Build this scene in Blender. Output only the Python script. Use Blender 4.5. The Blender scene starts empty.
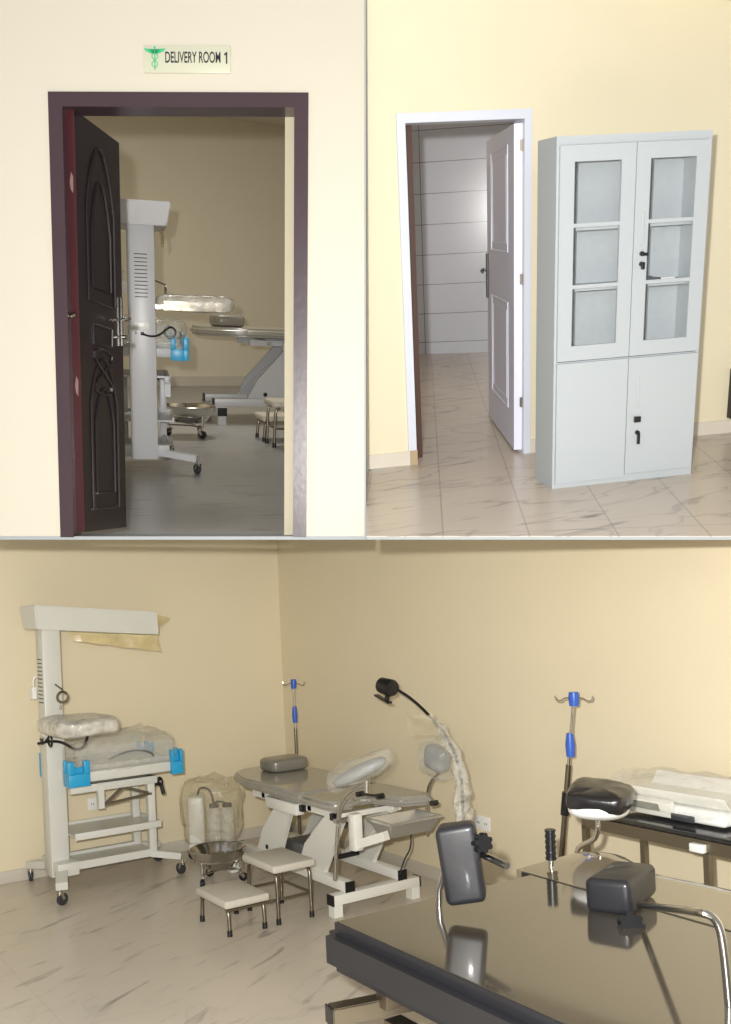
import bpy, bmesh, math, random
from mathutils import Vector, Matrix, noise
random.seed(7)
SC=bpy.context.scene; C=SC.collection
# ------------------------------------------------------------------ camera and the three rooms
F,CX,CY=1000.0,365.5,610.0
def M3(r): return Matrix(r)
# rows: camera right, camera down, camera forward; columns: the room's x, y, z axes
RB =M3(((0.8286,-0.558258,-0.042078),(-0.03697,0.020434,-0.999107),(0.55862,0.829416,-0.003707)))
RUL=M3(((0.976699,0.210381,0.042413),(0.102221,-0.28226,-0.953876),(-0.188706,0.935986,-0.297188)))
RUR=M3(((0.997181,0.052841,-0.053263),(-0.030643,-0.361162,-0.932),(-0.068484,0.931005,-0.358525)))
CAM=Vector((0,0,1.8))
class Room:
    def __init__(s,R,H,k):
        s.R=R; s.H=H; s.k=k
        A=RB.transposed()@R
        s.M=Matrix.Translation(CAM)@(A.to_4x4())@Matrix.Scale(k,4)@Matrix.Translation(Vector((0,0,-H)))
    def at(s,px,py,n,d):
        """point of this room seen at a picture position on the plane n.p=d"""
        o=Vector((0,0,s.H)); v=s.R.transposed()@Vector(((px-CX)/F,(py-CY)/F,1))
        n=Vector(n); t=(d-n.dot(o))/n.dot(v); return o+t*v
    def z(s,px,py,z): return s.at(px,py,(0,0,1),z)
    def y(s,px,py,y): return s.at(px,py,(0,1,0),y)
    def x(s,px,py,x): return s.at(px,py,(1,0,0),x)
RW=M3(((0.999548,0.027025,0.013148),(0.016717,-0.136377,-0.990516),(-0.024975,0.990288,-0.136767)))
B=Room(RB,1.8,1.0); WD=Room(RW,.37,1.0); UL=Room(RUL,1.25,1.0); UR=Room(RUR,1.4,0.8)
cam=bpy.data.cameras.new('camera'); co=bpy.data.objects.new('camera',cam); C.objects.link(co); SC.camera=co
cam.sensor_fit='VERTICAL'; cam.sensor_height=36; cam.sensor_width=36; cam.lens=F/1024*36
cam.shift_y=(CY-512)/1024; cam.shift_x=0; cam.clip_start=.05
Rt=RB.transposed()
mc=Matrix((( Rt[0][0],-Rt[0][1],-Rt[0][2]),(Rt[1][0],-Rt[1][1],-Rt[1][2]),(Rt[2][0],-Rt[2][1],-Rt[2][2]))).to_4x4()
co.matrix_world=Matrix.Translation(CAM)@mc
# ------------------------------------------------------------------ materials
def lin(c):
    return tuple(((v/255)/12.92 if v/255<=.04045 else ((v/255+.055)/1.055)**2.4) for v in c)+(1,)
def mat(name,c,rough=.5,metal=0,coat=0,spec=.5,bump=0,bscale=30,var=0,alpha=1,trans=0):
    m=bpy.data.materials.new(name); m.use_nodes=True; nt=m.node_tree; b=nt.nodes['Principled BSDF']
    b.inputs['Base Color'].default_value=lin(c); b.inputs['Roughness'].default_value=rough
    b.inputs['Metallic'].default_value=metal; b.inputs['Coat Weight'].default_value=coat; b.inputs['Coat Roughness'].default_value=.06
    b.inputs['Specular IOR Level'].default_value=spec; b.inputs['Alpha'].default_value=alpha; b.inputs['Transmission Weight'].default_value=trans
    tc=nt.nodes.new('ShaderNodeTexCoord')
    no=nt.nodes.new('ShaderNodeTexNoise'); no.inputs['Scale'].default_value=bscale; no.inputs['Detail'].default_value=4
    nt.links.new(tc.outputs['Object'],no.inputs['Vector'])
    if bump:
        bp=nt.nodes.new('ShaderNodeBump'); bp.inputs['Strength'].default_value=bump; bp.inputs['Distance'].default_value=.01
        nt.links.new(no.outputs['Fac'],bp.inputs['Height']); nt.links.new(bp.outputs['Normal'],b.inputs['Normal'])
    n2=nt.nodes.new('ShaderNodeTexNoise'); n2.inputs['Scale'].default_value=3
    nt.links.new(tc.outputs['Object'],n2.inputs['Vector'])
    mx=nt.nodes.new('ShaderNodeMixRGB'); mx.inputs[1].default_value=tuple(v*(1-var) for v in lin(c)[:3])+(1,); mx.inputs[2].default_value=tuple(min(1,v*(1+var)) for v in lin(c)[:3])+(1,)
    nt.links.new(n2.outputs['Fac'],mx.inputs[0]); nt.links.new(mx.outputs[0],b.inputs['Base Color'])
    return m
def clear(name,c,a,rough=.12,bump=0,bscale=18,tint=(1,1,1)):
    """thin film: mostly see-through, some gloss, some milky body colour"""
    m=bpy.data.materials.new(name); m.use_nodes=True; nt=m.node_tree; nt.nodes.clear()
    o=nt.nodes.new('ShaderNodeOutputMaterial'); t=nt.nodes.new('ShaderNodeBsdfTransparent'); t.inputs[0].default_value=tint+(1,)
    p=nt.nodes.new('ShaderNodeBsdfPrincipled'); p.inputs['Base Color'].default_value=lin(c); p.inputs['Roughness'].default_value=rough; p.inputs['Specular IOR Level'].default_value=.8
    mx=nt.nodes.new('ShaderNodeMixShader'); nt.links.new(t.outputs[0],mx.inputs[1]); nt.links.new(p.outputs[0],mx.inputs[2]); nt.links.new(mx.outputs[0],o.inputs[0])
    tc=nt.nodes.new('ShaderNodeTexCoord'); no=nt.nodes.new('ShaderNodeTexNoise'); no.inputs['Scale'].default_value=bscale; no.inputs['Detail'].default_value=5
    nt.links.new(tc.outputs['Object'],no.inputs['Vector'])
    mr=nt.nodes.new('ShaderNodeMapRange'); mr.inputs['From Min'].default_value=.35; mr.inputs['From Max'].default_value=.7
    mr.inputs['To Min'].default_value=a*.7; mr.inputs['To Max'].default_value=min(1,a*1.4)
    nt.links.new(no.outputs['Fac'],mr.inputs['Value']); nt.links.new(mr.outputs[0],mx.inputs[0])
    if bump:
        bp=nt.nodes.new('ShaderNodeBump'); bp.inputs['Strength'].default_value=bump; bp.inputs['Distance'].default_value=.03
        nt.links.new(no.outputs['Fac'],bp.inputs['Height']); nt.links.new(bp.outputs['Normal'],p.inputs['Normal'])
    return m
def marble(name,c1,c2,vein,ang,tile=(.6,.6),off=(0,0),grout=.35,rough=.28,gw=.006,trot=0,thin=.5):
    m=mat(name,c1,rough=rough,spec=.5); nt=m.node_tree; b=nt.nodes['Principled BSDF']; N=nt.nodes.new; L=nt.links.new
    tc=N('ShaderNodeTexCoord')
    n1=N('ShaderNodeTexNoise'); n1.inputs['Scale'].default_value=1.6; n1.inputs['Detail'].default_value=5; L(tc.outputs['Object'],n1.inputs['Vector'])
    mx=N('ShaderNodeMixRGB'); mx.inputs[1].default_value=lin(c1); mx.inputs[2].default_value=lin(c2); L(n1.outputs['Fac'],mx.inputs[0])
    mp=N('ShaderNodeMapping'); mp.inputs['Rotation'].default_value=(0,0,ang); L(tc.outputs['Object'],mp.inputs['Vector'])
    mp2=N('ShaderNodeMapping'); mp2.inputs['Scale'].default_value=(2.2,11,1); L(mp.outputs[0],mp2.inputs['Vector'])
    n2=N('ShaderNodeTexNoise'); n2.inputs['Scale'].default_value=1.1; n2.inputs['Detail'].default_value=3; n2.inputs['Distortion'].default_value=.5; L(mp2.outputs[0],n2.inputs['Vector'])
    r2=N('ShaderNodeValToRGB'); r2.color_ramp.elements[0].position=.60; r2.color_ramp.elements[0].color=(0,0,0,1); r2.color_ramp.elements[1].position=.75; r2.color_ramp.elements[1].color=(1,1,1,1)
    L(n2.outputs['Fac'],r2.inputs[0])
    m2=N('ShaderNodeMixRGB'); m2.inputs[2].default_value=lin(vein); L(mx.outputs[0],m2.inputs[1])
    mu=N('ShaderNodeMath'); mu.operation='MULTIPLY'; mu.inputs[1].default_value=.75; L(r2.outputs[0],mu.inputs[0]); L(mu.outputs[0],m2.inputs[0])
    n4=N('ShaderNodeTexNoise'); n4.inputs['Scale'].default_value=.8; n4.inputs['Detail'].default_value=4; n4.inputs['Distortion'].default_value=.8; mp4=N('ShaderNodeMapping'); mp4.inputs['Scale'].default_value=(1.0,2.6,1); L(mp.outputs[0],mp4.inputs['Vector']); L(mp4.outputs[0],n4.inputs['Vector'])
    sb=N('ShaderNodeMath'); sb.operation='SUBTRACT'; sb.inputs[1].default_value=.5; L(n4.outputs['Fac'],sb.inputs[0])
    ab=N('ShaderNodeMath'); ab.operation='ABSOLUTE'; L(sb.outputs[0],ab.inputs[0])
    r4=N('ShaderNodeMapRange'); r4.inputs['From Min'].default_value=0; r4.inputs['From Max'].default_value=.016; r4.inputs['To Min'].default_value=thin; r4.inputs['To Max'].default_value=0; L(ab.outputs[0],r4.inputs['Value'])
    mk=N('ShaderNodeMath'); mk.operation='MULTIPLY'; L(r4.outputs[0],mk.inputs[0]); L(n1.outputs['Fac'],mk.inputs[1])
    m4=N('ShaderNodeMixRGB'); m4.inputs[2].default_value=lin(vein); L(m2.outputs[0],m4.inputs[1]); L(mk.outputs[0],m4.inputs[0]); m2=m4
    rt=N('ShaderNodeMapping'); rt.inputs['Rotation'].default_value=(0,0,trot); L(tc.outputs['Object'],rt.inputs['Vector'])
    sp=N('ShaderNodeSeparateXYZ'); L(rt.outputs[0],sp.inputs[0])
    outs=[]
    for i in (0,1):
        a=N('ShaderNodeMath'); a.operation='ADD'; a.inputs[1].default_value=off[i]+50*tile[i]; L(sp.outputs[i],a.inputs[0])
        q=N('ShaderNodeMath'); q.operation='MODULO'; q.inputs[1].default_value=tile[i]; L(a.outputs[0],q.inputs[0])
        g=N('ShaderNodeMath'); g.operation='LESS_THAN'; g.inputs[1].default_value=gw; L(q.outputs[0],g.inputs[0]); outs.append(g)
    mxx=N('ShaderNodeMath'); mxx.operation='MAXIMUM'; L(outs[0].outputs[0],mxx.inputs[0]); L(outs[1].outputs[0],mxx.inputs[1])
    gm=N('ShaderNodeMath'); gm.operation='MULTIPLY'; gm.inputs[1].default_value=grout; L(mxx.outputs[0],gm.inputs[0])
    m3=N('ShaderNodeMixRGB'); m3.inputs[2].default_value=lin((70,62,60)); L(m2.outputs[0],m3.inputs[1]); L(gm.outputs[0],m3.inputs[0])
    L(m3.outputs[0],b.inputs['Base Color']); return m
def tiledwall(name,c,th,off,tw=1.6,offx=0):
    m=mat(name,c,rough=.18,spec=.5); nt=m.node_tree; b=nt.nodes['Principled BSDF']; N=nt.nodes.new; L=nt.links.new
    tc=N('ShaderNodeTexCoord'); sp=N('ShaderNodeSeparateXYZ'); L(tc.outputs['Object'],sp.inputs[0]); outs=[]
    for i,t,o,w in ((2,th,off,.007),(0,tw,offx,.008)):
        a=N('ShaderNodeMath'); a.operation='ADD'; a.inputs[1].default_value=o+50*t; L(sp.outputs[i],a.inputs[0])
        q=N('ShaderNodeMath'); q.operation='MODULO'; q.inputs[1].default_value=t; L(a.outputs[0],q.inputs[0])
        g=N('ShaderNodeMath'); g.operation='LESS_THAN'; g.inputs[1].default_value=w; L(q.outputs[0],g.inputs[0]); outs.append(g)
    mxx=N('ShaderNodeMath'); mxx.operation='MAXIMUM'; L(outs[0].outputs[0],mxx.inputs[0]); L(outs[1].outputs[0],mxx.inputs[1])
    m3=N('ShaderNodeMixRGB'); m3.inputs[1].default_value=lin(c); m3.inputs[2].default_value=lin((128,122,132)); L(mxx.outputs[0],m3.inputs[0]); L(m3.outputs[0],b.inputs['Base Color']); return m
PB=mat('paint_warm',(229,216,185),.42,bump=.06,bscale=7,var=.02)
PUR=mat('paint_cream',(218,208,180),.5,bump=.05,bscale=9,var=.02)
PUL=mat('paint_pale',(195,189,174),.55,bump=.03,bscale=9,var=.01)
PIN=mat('paint_inner',(226,217,196),.5,var=.02)
CEIL=mat('paint_ceiling',(222,216,200),.7)
SKB=mat('skirting',(206,198,184),.35,bump=.05,var=.05)
FLB=marble('marble_main',(212,202,186),(198,187,171),(118,112,106),-.5,tile=(1.3,1.3),grout=.10,thin=.22)
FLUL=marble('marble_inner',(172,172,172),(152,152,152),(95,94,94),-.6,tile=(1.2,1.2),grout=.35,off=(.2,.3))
FLUR=marble('marble_side',(205,192,176),(188,174,160),(92,82,80),-.45,tile=(.404,.91),off=(-.05,-4.62+.91*5-.9),grout=.35,gw=.008,trot=0.0,thin=.7)
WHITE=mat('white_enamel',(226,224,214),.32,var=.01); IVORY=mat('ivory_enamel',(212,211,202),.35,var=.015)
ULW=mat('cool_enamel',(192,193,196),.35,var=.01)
GREY=mat('grey_vinyl',(150,146,136),.28,coat=.6,bump=.04,bscale=12,var=.04)
DARKV=mat('dark_vinyl',(33,33,37),.45,coat=.15,bump=.12,bscale=14,var=.1)
BEDTOP=mat('glossy_vinyl',(74,68,58),.10,coat=1,spec=.9,bump=.03,bscale=5,var=.06)  # brown base paints the wall's reflection onto the dark vinyl
CHROME=mat('chrome',(205,202,196),.16,metal=1); STEELT=mat('tray_steel',(206,205,200),.3,metal=.75); STEEL=mat('steel',(176,166,148),.22,metal=1,bump=.02); DSTEEL=mat('dull_steel',(138,130,116),.35,metal=1)
BLACK=mat('black_plastic',(24,24,26),.35); RUB=mat('dark_rubber',(52,54,58),.6); BLUE=mat('blue_plastic',(38,160,210),.35,var=.05)
BLUEC=mat('blue_clamp',(52,96,190),.35); WHP=mat('white_plastic',(236,236,232),.3); DISP=mat('display_grey',(122,124,112),.3)
WOOD=mat('dark_wood',(34,26,29),.28,coat=.3,bump=.05,var=.2); WFR=mat('frame_wood',(60,44,50),.32,coat=.3,bump=.05,var=.12); RED=mat('edge_wood',(62,26,30),.35,coat=.3,bump=.05,var=.2)
BRN=mat('brown_wood',(70,44,32),.5,var=.1); WDOOR=mat('white_door',(218,220,238),.42,bump=.02); WFRM=mat('white_frame',(204,208,220),.45,var=.02)
CAB=mat('cabinet_grey',(170,176,180),.4,bump=.01); CABIN=mat('cabinet_inside',(165,174,178),.5)
FILM=clear('plastic_film',(226,214,180),.24,.15,bump=.8,bscale=9); FILMW=clear('plastic_film_white',(232,229,218),.6,.12,bump=.6,bscale=16)
FILMY=clear('plastic_film_yellow',(214,196,142),.75,.3,bump=.5,bscale=6); FILMC=clear('plastic_film_cot',(226,224,214),.17,.08,bump=1,bscale=12); ACR=clear('acrylic',(220,225,225),.12,.05)
FILMT=clear('plastic_film_thin',(230,228,218),.14,.08,bump=1,bscale=14); FILMS=clear('plastic_film_stem',(228,224,212),.40,.15,bump=1,bscale=20); GLASS=clear('cabinet_glass',(200,210,215),.05,.03); STEP=mat('step_vinyl',(200,194,180),.55,bump=.5,bscale=90,var=.02)
SIGN=mat('sign_plate',(190,190,170),.3); GREEN=mat('sign_green',(60,178,120),.4); INK=mat('ink',(28,28,36),.5)
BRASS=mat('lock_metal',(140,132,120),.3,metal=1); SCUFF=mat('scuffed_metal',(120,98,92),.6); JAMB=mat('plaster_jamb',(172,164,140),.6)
SLATE=mat('cut_edge',(150,156,160),.6)
# ------------------------------------------------------------------ mesh building
class G:
    def __init__(s): s.bm=bmesh.new()
    def _fin(s,vs,R=None,c=None):
        if R is not None: bmesh.ops.transform(s.bm,matrix=R,verts=vs)
        if c is not None: bmesh.ops.translate(s.bm,vec=Vector(c),verts=vs)
    def box(s,c,sz,rz=0,bev=0,seg=2,rx=0,ry=0):
        t=bmesh.new(); bmesh.ops.create_cube(t,size=1)
        for v in t.verts: v.co=Vector((v.co.x*sz[0],v.co.y*sz[1],v.co.z*sz[2]))
        if bev: bmesh.ops.bevel(t,geom=list(t.edges),offset=bev,segments=seg,affect='EDGES',profile=.5)
        R=Matrix.Rotation(rz,4,'Z')@Matrix.Rotation(ry,4,'Y')@Matrix.Rotation(rx,4,'X')
        bmesh.ops.transform(t,matrix=Matrix.Translation(Vector(c))@R,verts=t.verts); s._merge(t); return s
    def _merge(s,t):
        me=bpy.data.meshes.new('tmp'); t.to_mesh(me); t.free(); s.bm.from_mesh(me); bpy.data.meshes.remove(me)
    def bb(s,x0,x1,y0,y1,z0,z1,**k): return s.box(((x0+x1)/2,(y0+y1)/2,(z0+z1)/2),(abs(x1-x0),abs(y1-y0),abs(z1-z0)),**k)
    def bar(s,p,q,w,h=None,bev=0):
        p,q=Vector(p),Vector(q); d=q-p; h=h or w; t=bmesh.new(); bmesh.ops.create_cube(t,size=1)
        for v in t.verts: v.co=Vector((v.co.x*d.length,v.co.y*w,v.co.z*h))
        if bev: bmesh.ops.bevel(t,geom=list(t.edges),offset=bev,segments=2,affect='EDGES')
        x=d.normalized(); up=Vector((0,0,1)) if abs(x.z)<.95 else Vector((1,0,0)); y=up.cross(x).normalized(); z=x.cross(y)
        R=Matrix((x,y,z)).transposed().to_4x4(); bmesh.ops.transform(t,matrix=Matrix.Translation((p+q)/2)@R,verts=t.verts); s._merge(t); return s
    def tube(s,pts,r,seg=12,smooth=0,caps=True):
        P=[Vector(p) for p in pts]
        for _ in range(smooth):
            Q=[P[0]]
            for a,b in zip(P,P[1:]): Q+= [a*.75+b*.25,a*.25+b*.75]
            P=Q+[P[-1]]
        rs=r if isinstance(r,(list,tuple)) else [r]*len(P)
        if len(rs)!=len(P): rs=[rs[0]+(rs[-1]-rs[0])*i/(len(P)-1) for i in range(len(P))]
        rings=[]; n=None
        for i,p in enumerate(P):
            d=(P[min(i+1,len(P)-1)]-P[max(i-1,0)]).normalized()
            if n is None:
                n=d.orthogonal().normalized()
            n=(n-d*n.dot(d)).normalized(); b=d.cross(n)
            rings.append([s.bm.verts.new(p+rs[i]*(math.cos(2*math.pi*k/seg)*n+math.sin(2*math.pi*k/seg)*b)) for k in range(seg)])
        for A,Bq in zip(rings,rings[1:]):
            for k in range(seg): s.bm.faces.new((A[k],A[(k+1)%seg],Bq[(k+1)%seg],Bq[k]))
        if caps: s.bm.faces.new(rings[0][::-1]); s.bm.faces.new(rings[-1])
        return s
    def cyl(s,p,q,r,r2=None,seg=16): return s.tube([p,q],[r,r2 if r2 is not None else r],seg)
    def lathe(s,prof,c=(0,0,0),seg=32,axis='Z',close=False):
        rings=[]
        for r,z in prof:
            rings.append([s.bm.verts.new(Vector(c)+Vector((r*math.cos(2*math.pi*k/seg),r*math.sin(2*math.pi*k/seg),z))) for k in range(seg)])
        for A,Bq in zip(rings,rings[1:]):
            for k in range(seg): s.bm.faces.new((A[k],A[(k+1)%seg],Bq[(k+1)%seg],Bq[k]))
        return s
    def prism(s,pts,d):
        """solid from a planar outline (3d points) pushed by vector d"""
        d=Vector(d); a=[s.bm.verts.new(Vector(p)) for p in pts]; b=[s.bm.verts.new(Vector(p)+d) for p in pts]; n=len(a)
        s.bm.faces.new(a); s.bm.faces.new(b[::-1])
        for i in range(n): s.bm.faces.new((a[i],b[i],b[(i+1)%n],a[(i+1)%n]))
        return s
    def blob(s,c,sz,sq=4,amp=0,fr=3,seg=28,rings=16,rx=0,ry=0,rz=0,seed=0,wob=0):
        """superellipsoid cushion, optionally crumpled"""
        R=Matrix.Rotation(rz,3,'Z')@Matrix.Rotation(ry,3,'Y')@Matrix.Rotation(rx,3,'X'); rr=[]
        e=2/sq; sp=lambda v:math.copysign(abs(v)**e,v)
        for i in range(rings+1):
            th=-math.pi/2+math.pi*i/rings; row=[]
            for k in range(seg):
                ph=2*math.pi*k/seg
                v=Vector((sp(math.cos(th))*sp(math.cos(ph))*sz[0]/2,sp(math.cos(th))*sp(math.sin(ph))*sz[1]/2,sp(math.sin(th))*sz[2]/2))
                if amp: v+=noise.noise_vector(v*fr*3+Vector((seed,seed*.7,0)))*amp+noise.noise_vector(v*fr*9+Vector((seed,3,1)))*amp*.5+noise.noise_vector(v*fr*22+Vector((3,seed,1)))*amp*.22
                row.append(s.bm.verts.new(R@v+Vector(c)))
            rr.append(row)
        for A,Bq in zip(rr,rr[1:]):
            for k in range(seg): s.bm.faces.new((A[k],A[(k+1)%seg],Bq[(k+1)%seg],Bq[k]))
        return s
    def sheet(s,c00,c10,c11,c01,n=10,amp=.01,seed=0):
        vs=[[None]*(n+1) for _ in range(n+1)]; P=[Vector(p) for p in (c00,c10,c11,c01)]
        nn=(P[1]-P[0]).cross(P[3]-P[0]).normalized()
        for i in range(n+1):
            for j in range(n+1):
                u,v=i/n,j/n; p=P[0]*(1-u)*(1-v)+P[1]*u*(1-v)+P[2]*u*v+P[3]*(1-u)*v
                vs[i][j]=s.bm.verts.new(p+nn*amp*noise.noise(p*9+Vector((seed,0,0)))*2+noise.noise_vector(p*14+Vector((0,seed,0)))*amp*.6)
        for i in range(n):
            for j in range(n): s.bm.faces.new((vs[i][j],vs[i+1][j],vs[i+1][j+1],vs[i][j+1]))
        return s
    def build(s,name,m,parent=None,room=None,label=None,cat=None,group=None,kind=None,loc=None,smooth=True):
        bmesh.ops.remove_doubles(s.bm,verts=s.bm.verts,dist=1e-5)
        bmesh.ops.recalc_face_normals(s.bm,faces=s.bm.faces)
        if loc is not None: bmesh.ops.translate(s.bm,vec=-Vector(loc),verts=s.bm.verts)
        me=bpy.data.meshes.new(name); s.bm.to_mesh(me); s.bm.free()
        if smooth:
            for p in me.polygons: p.use_smooth=True
            me.set_sharp_from_angle(angle=math.radians(38))
        me.materials.append(m); o=bpy.data.objects.new(name,me); C.objects.link(o)
        if parent: o.parent=parent
        elif room: o.matrix_world=room.M@Matrix.Translation(Vector(loc if loc is not None else (0,0,0)))
        tag(o,label,cat,group,kind); return o
def tag(o,label=None,cat=None,group=None,kind=None):
    for k,v in (('label',label),('category',cat),('group',group),('kind',kind)):
        if v: o[k]=v
def thing(name,room,loc,rz,label,cat,group=None,sc=1,kind=None):
    o=bpy.data.objects.new(name,None); C.objects.link(o); o.empty_display_size=.1
    o.matrix_world=room.M@Matrix.Translation(Vector(loc))@Matrix.Rotation(rz,4,'Z')@Matrix.Scale(sc,4)

    tag(o,label,cat,group,kind); return o
class Frame:
    """turns room points into a thing's own coordinates"""
    def __init__(s,loc,rz=0,sc=1): s.m=(Matrix.Translation(Vector(loc))@Matrix.Rotation(rz,4,'Z')@Matrix.Scale(sc,4)).inverted()
    def __call__(s,p): return s.m@Vector(p)
def wallprism(pts,n,t): return G().prism(pts,Vector(n).normalized()*t)
# ------------------------------------------------------------------ ROOM B : shell
XW,YW=3.956,7.12
ZT=2.42
G().bb(-1.6,XW+.12,-.9,YW+.12,-.1,0).build('floor',FLB,room=B,kind='structure')
G().bb(-1.6,XW+.12,YW,YW+.12,0,ZT).build('wall_left',PB,room=B,kind='structure')
G().prism([(XW,.2,0),(XW,YW,0),(XW,YW,2.42),(XW,.2,2.0)],(.12,0,0)).build('wall_right',PB,room=B,kind='structure')
G().bb(-1.6,XW,YW-.014,YW,0,.085,bev=.004).build('baseboard_left',SKB,room=B,kind='structure')
G().bb(XW-.014,XW,.2,YW-.014,0,.085,bev=.004).build('baseboard_right',SKB,room=B,kind='structure')
def caster(parent,x,y,z=.0,r=.034,ang=0,m=RUB,name='caster_wheel'):
    """fork plus tyre under a foot, touching z"""
    g=G(); d=Vector((math.cos(ang),math.sin(ang),0)); n=Vector((-d.y,d.x,0)); c=Vector((x,y,z+r))
    g.cyl(c-n*.012,c+n*.012,r,seg=20)
    w=g.build(name,m,parent)
    f=G(); f.cyl((x-d.x*.02,y-d.y*.02,z+r*1.5),(x-d.x*.02,y-d.y*.02,z+2.6*r),.009)
    for q in (-1,1): f.bar(c+n*.017*q,Vector((x-d.x*.02,y-d.y*.02,z+r*2.0))+n*.017*q,.005,.02)
    f.bar(Vector((x-d.x*.02,y-d.y*.02,z+r*2.05))-n*.02,Vector((x-d.x*.02,y-d.y*.02,z+r*2.05))+n*.02,.03,.008)
    f.build('caster_fork',CHROME,w)
    return w
# ------------------------------------------------------------------ infant warmer (column at origin, cot towards +x)
def warmer(room,loc,rz,label,M1,sc=1,tilt=.09,cw=.075,cx=.06,hw=1.0,up=0):
    t=thing('infant_warmer',room,loc,rz,label,'medical equipment',sc=sc)
    g=G(); g.bb(-.07,2*cx-.07,-cw,cw,.10,1.74,bev=.006)
    col=g.build('column',M1,t)
    g=G()
    for i in range(12): g.bb(-.0735,-.069,-.045,.045,1.25+i*.026,1.256+i*.026)
    g.build('vent_slots',RUB,col)
    G().bb(-.076,-.07,-.05,.055,1.03,1.085,bev=.002).build('rating_plate',WHP,col,label='white rating plate')
    g=G()
    G().cyl((-.078,.045,1.005),(-.07,.045,1.005),.008).build('fuse_cap',BLACK,col)
    g.bb(-.082,-.07,-.012,.012,.99,1.015,bev=.002); g.build('power_inlet',BLACK,col)
    # hood
    g=G(); pr=[(-.12,-.16*hw,1.73),(-.15,-.185*hw,1.885),(-.15,.185*hw,1.885),(-.12,.16*hw,1.73)]
    g.prism(pr,(.84,0,0)); bmesh.ops.bevel(g.bm,geom=list(g.bm.edges),offset=.008,segments=2,affect='EDGES')
    bmesh.ops.rotate(g.bm,cent=(0,0,1.8),matrix=Matrix.Rotation(tilt,3,'Y'),verts=g.bm.verts)
    hd=g.build('heater_hood',M1,t)
    g=G(); zf=lambda x,z:z+.1-math.sin(tilt)*x
    g.sheet((.08,-.15,zf(.1,1.62)),(.70,-.16,zf(.7,1.62)),(.72,-.17,zf(.7,1.51)),(.12,-.15,zf(.1,1.56)),n=18,amp=.012,seed=3)
    g.sheet((.685,-.16,zf(.8,1.79)),(.80,-.14,zf(.8,1.75)),(.76,-.12,zf(.8,1.71)),(.685,-.1,zf(.8,1.64)),n=6,amp=.014,seed=5)
    g.build('torn_wrap',FILMY,hd,label='yellowish torn plastic wrap hanging from the hood')
    # base
    WH=((-.10,-.38,.5),(-.09,.36,1.2),(.78,-.20,1.9),(.80,.25,.2))
    g=G()
    for s in (-1,1):
        g.bb(.04,.62,s*.15-.02,s*.15+.02,.15,.20)
    for x,y,a in WH[:2]: g.bar((.0,.06*(1 if y>0 else -1),.155),(x,y,.115),.075,.05,bev=.004)
    for x,y,a in WH[2:]: g.bar((.58,.15*(1 if y>0 else -1),.17),(x-.0,y,.125),.06,.045,bev=.004)
    g.bb(-.06,.08,-.18,.18,.12,.205,bev=.004); g.bb(.05,.62,-.14,.14,.165,.18); g.build('base_frame',M1,t)
    for x,y,a in WH: caster(t,x,y,0,.038,a)
    # end posts, top frame
    g=G()
    for s in (-1,1): g.bb(.575,.625,s*.15-.025,s*.15+.025,.17,.70,bev=.003)
    g.build('end_post',M1,t)
    g=G()
    for s in (-1,1): g.bb(.04,.64,s*.17-.02,s*.17+.02,.65,.70,bev=.003)
    g.bb(.04,.64,-.17,.17,.685,.70); g.build('upper_frame',M1,t)
    g=G(); g.bb(.05,.645,-.21,.21,.365,.375); g.bb(.05,.645,-.22,-.205,.35,.395,bev=.003); g.bb(.05,.645,.205,.22,.35,.395,bev=.003); g.bb(.63,.645,-.21,.21,.35,.395)
    g.build('storage_shelf',M1,t)
    G().bb(.22,.26,-.20,-.155,.53,.69).build('mechanism_bracket',M1,t)
    g=G(); g.bar((.27,-.17,.55),(.40,-.17,.65),.012,.02); g.bar((.40,-.17,.65),(.58,-.17,.585),.012,.02); g.bar((.27,-.17,.55),(.60,-.17,.58),.02,.015)
    g.build('tilt_mechanism',DSTEEL,t)
    g=G(); g.lathe([(0,-.012),(.03,-.012),(.035,0),(.03,.012),(0,.012)],(0,0,0),seg=12)
    bmesh.ops.rotate(g.bm,cent=(0,0,0),matrix=Matrix.Rotation(math.pi/2,3,'Y'),verts=g.bm.verts); bmesh.ops.translate(g.bm,vec=(.68,-.13,.645),verts=g.bm.verts)
    g.cyl((.60,-.13,.61),(.70,-.13,.645),.01); g.cyl((.68,-.13,.66),(.69,-.17,.56),.014); g.build('crank_knob',BLACK,t)
    # cot
    g=G(); g.bb(.02,.76,-.30,.30,.735,.80,bev=.006); g.bb(.2,.5,-.1,.1,.69,.74); g.build('cot_tray',M1,t)
    g=G(); g.bb(.06,.72,-.25,.25,.80,.835,bev=.012); g.build('cot_mattress',FILMW,t)
    for q in (-1,1): G().bb(.06,.72,q*.285-.004,q*.285+.004,.80,.95).build('cot_wall',ACR,t)
    for x in (.035,.745): G().bb(x-.004,x+.004,-.27,.27,.80,.95).build('cot_wall',ACR,t)
    for x,y in ((.06,-.31),(.735,-.31),(.06,.31),(.735,.31)):
        g=G(); sx=.07 if x<.5 else .042; g.bb(x-sx,x+sx,y-.02,y+.02,.715,.80,bev=.004); g.bb(x-sx,x-sx*.45,y-.02,y+.02,.79,.88,bev=.004); g.bb(x+sx*.45,x+sx,y-.02,y+.02,.79,.88,bev=.004)
        g.bb(x-sx*.5,x+sx*.5,y+.008,y+.02,.79,.84); ex_=x+(-1 if x<.5 else 1)*sx*.8; sy_=-1 if y<0 else 1; g.bb(ex_-.012,ex_+.012,y-sy_*.11,y,.715,.80,bev=.003); g.bb(ex_-.012,ex_+.012,y-sy_*.11,y-sy_*.075,.79,.88,bev=.003); g.build('corner_bracket',BLUE,t,label='bright blue corner bracket')
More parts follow.
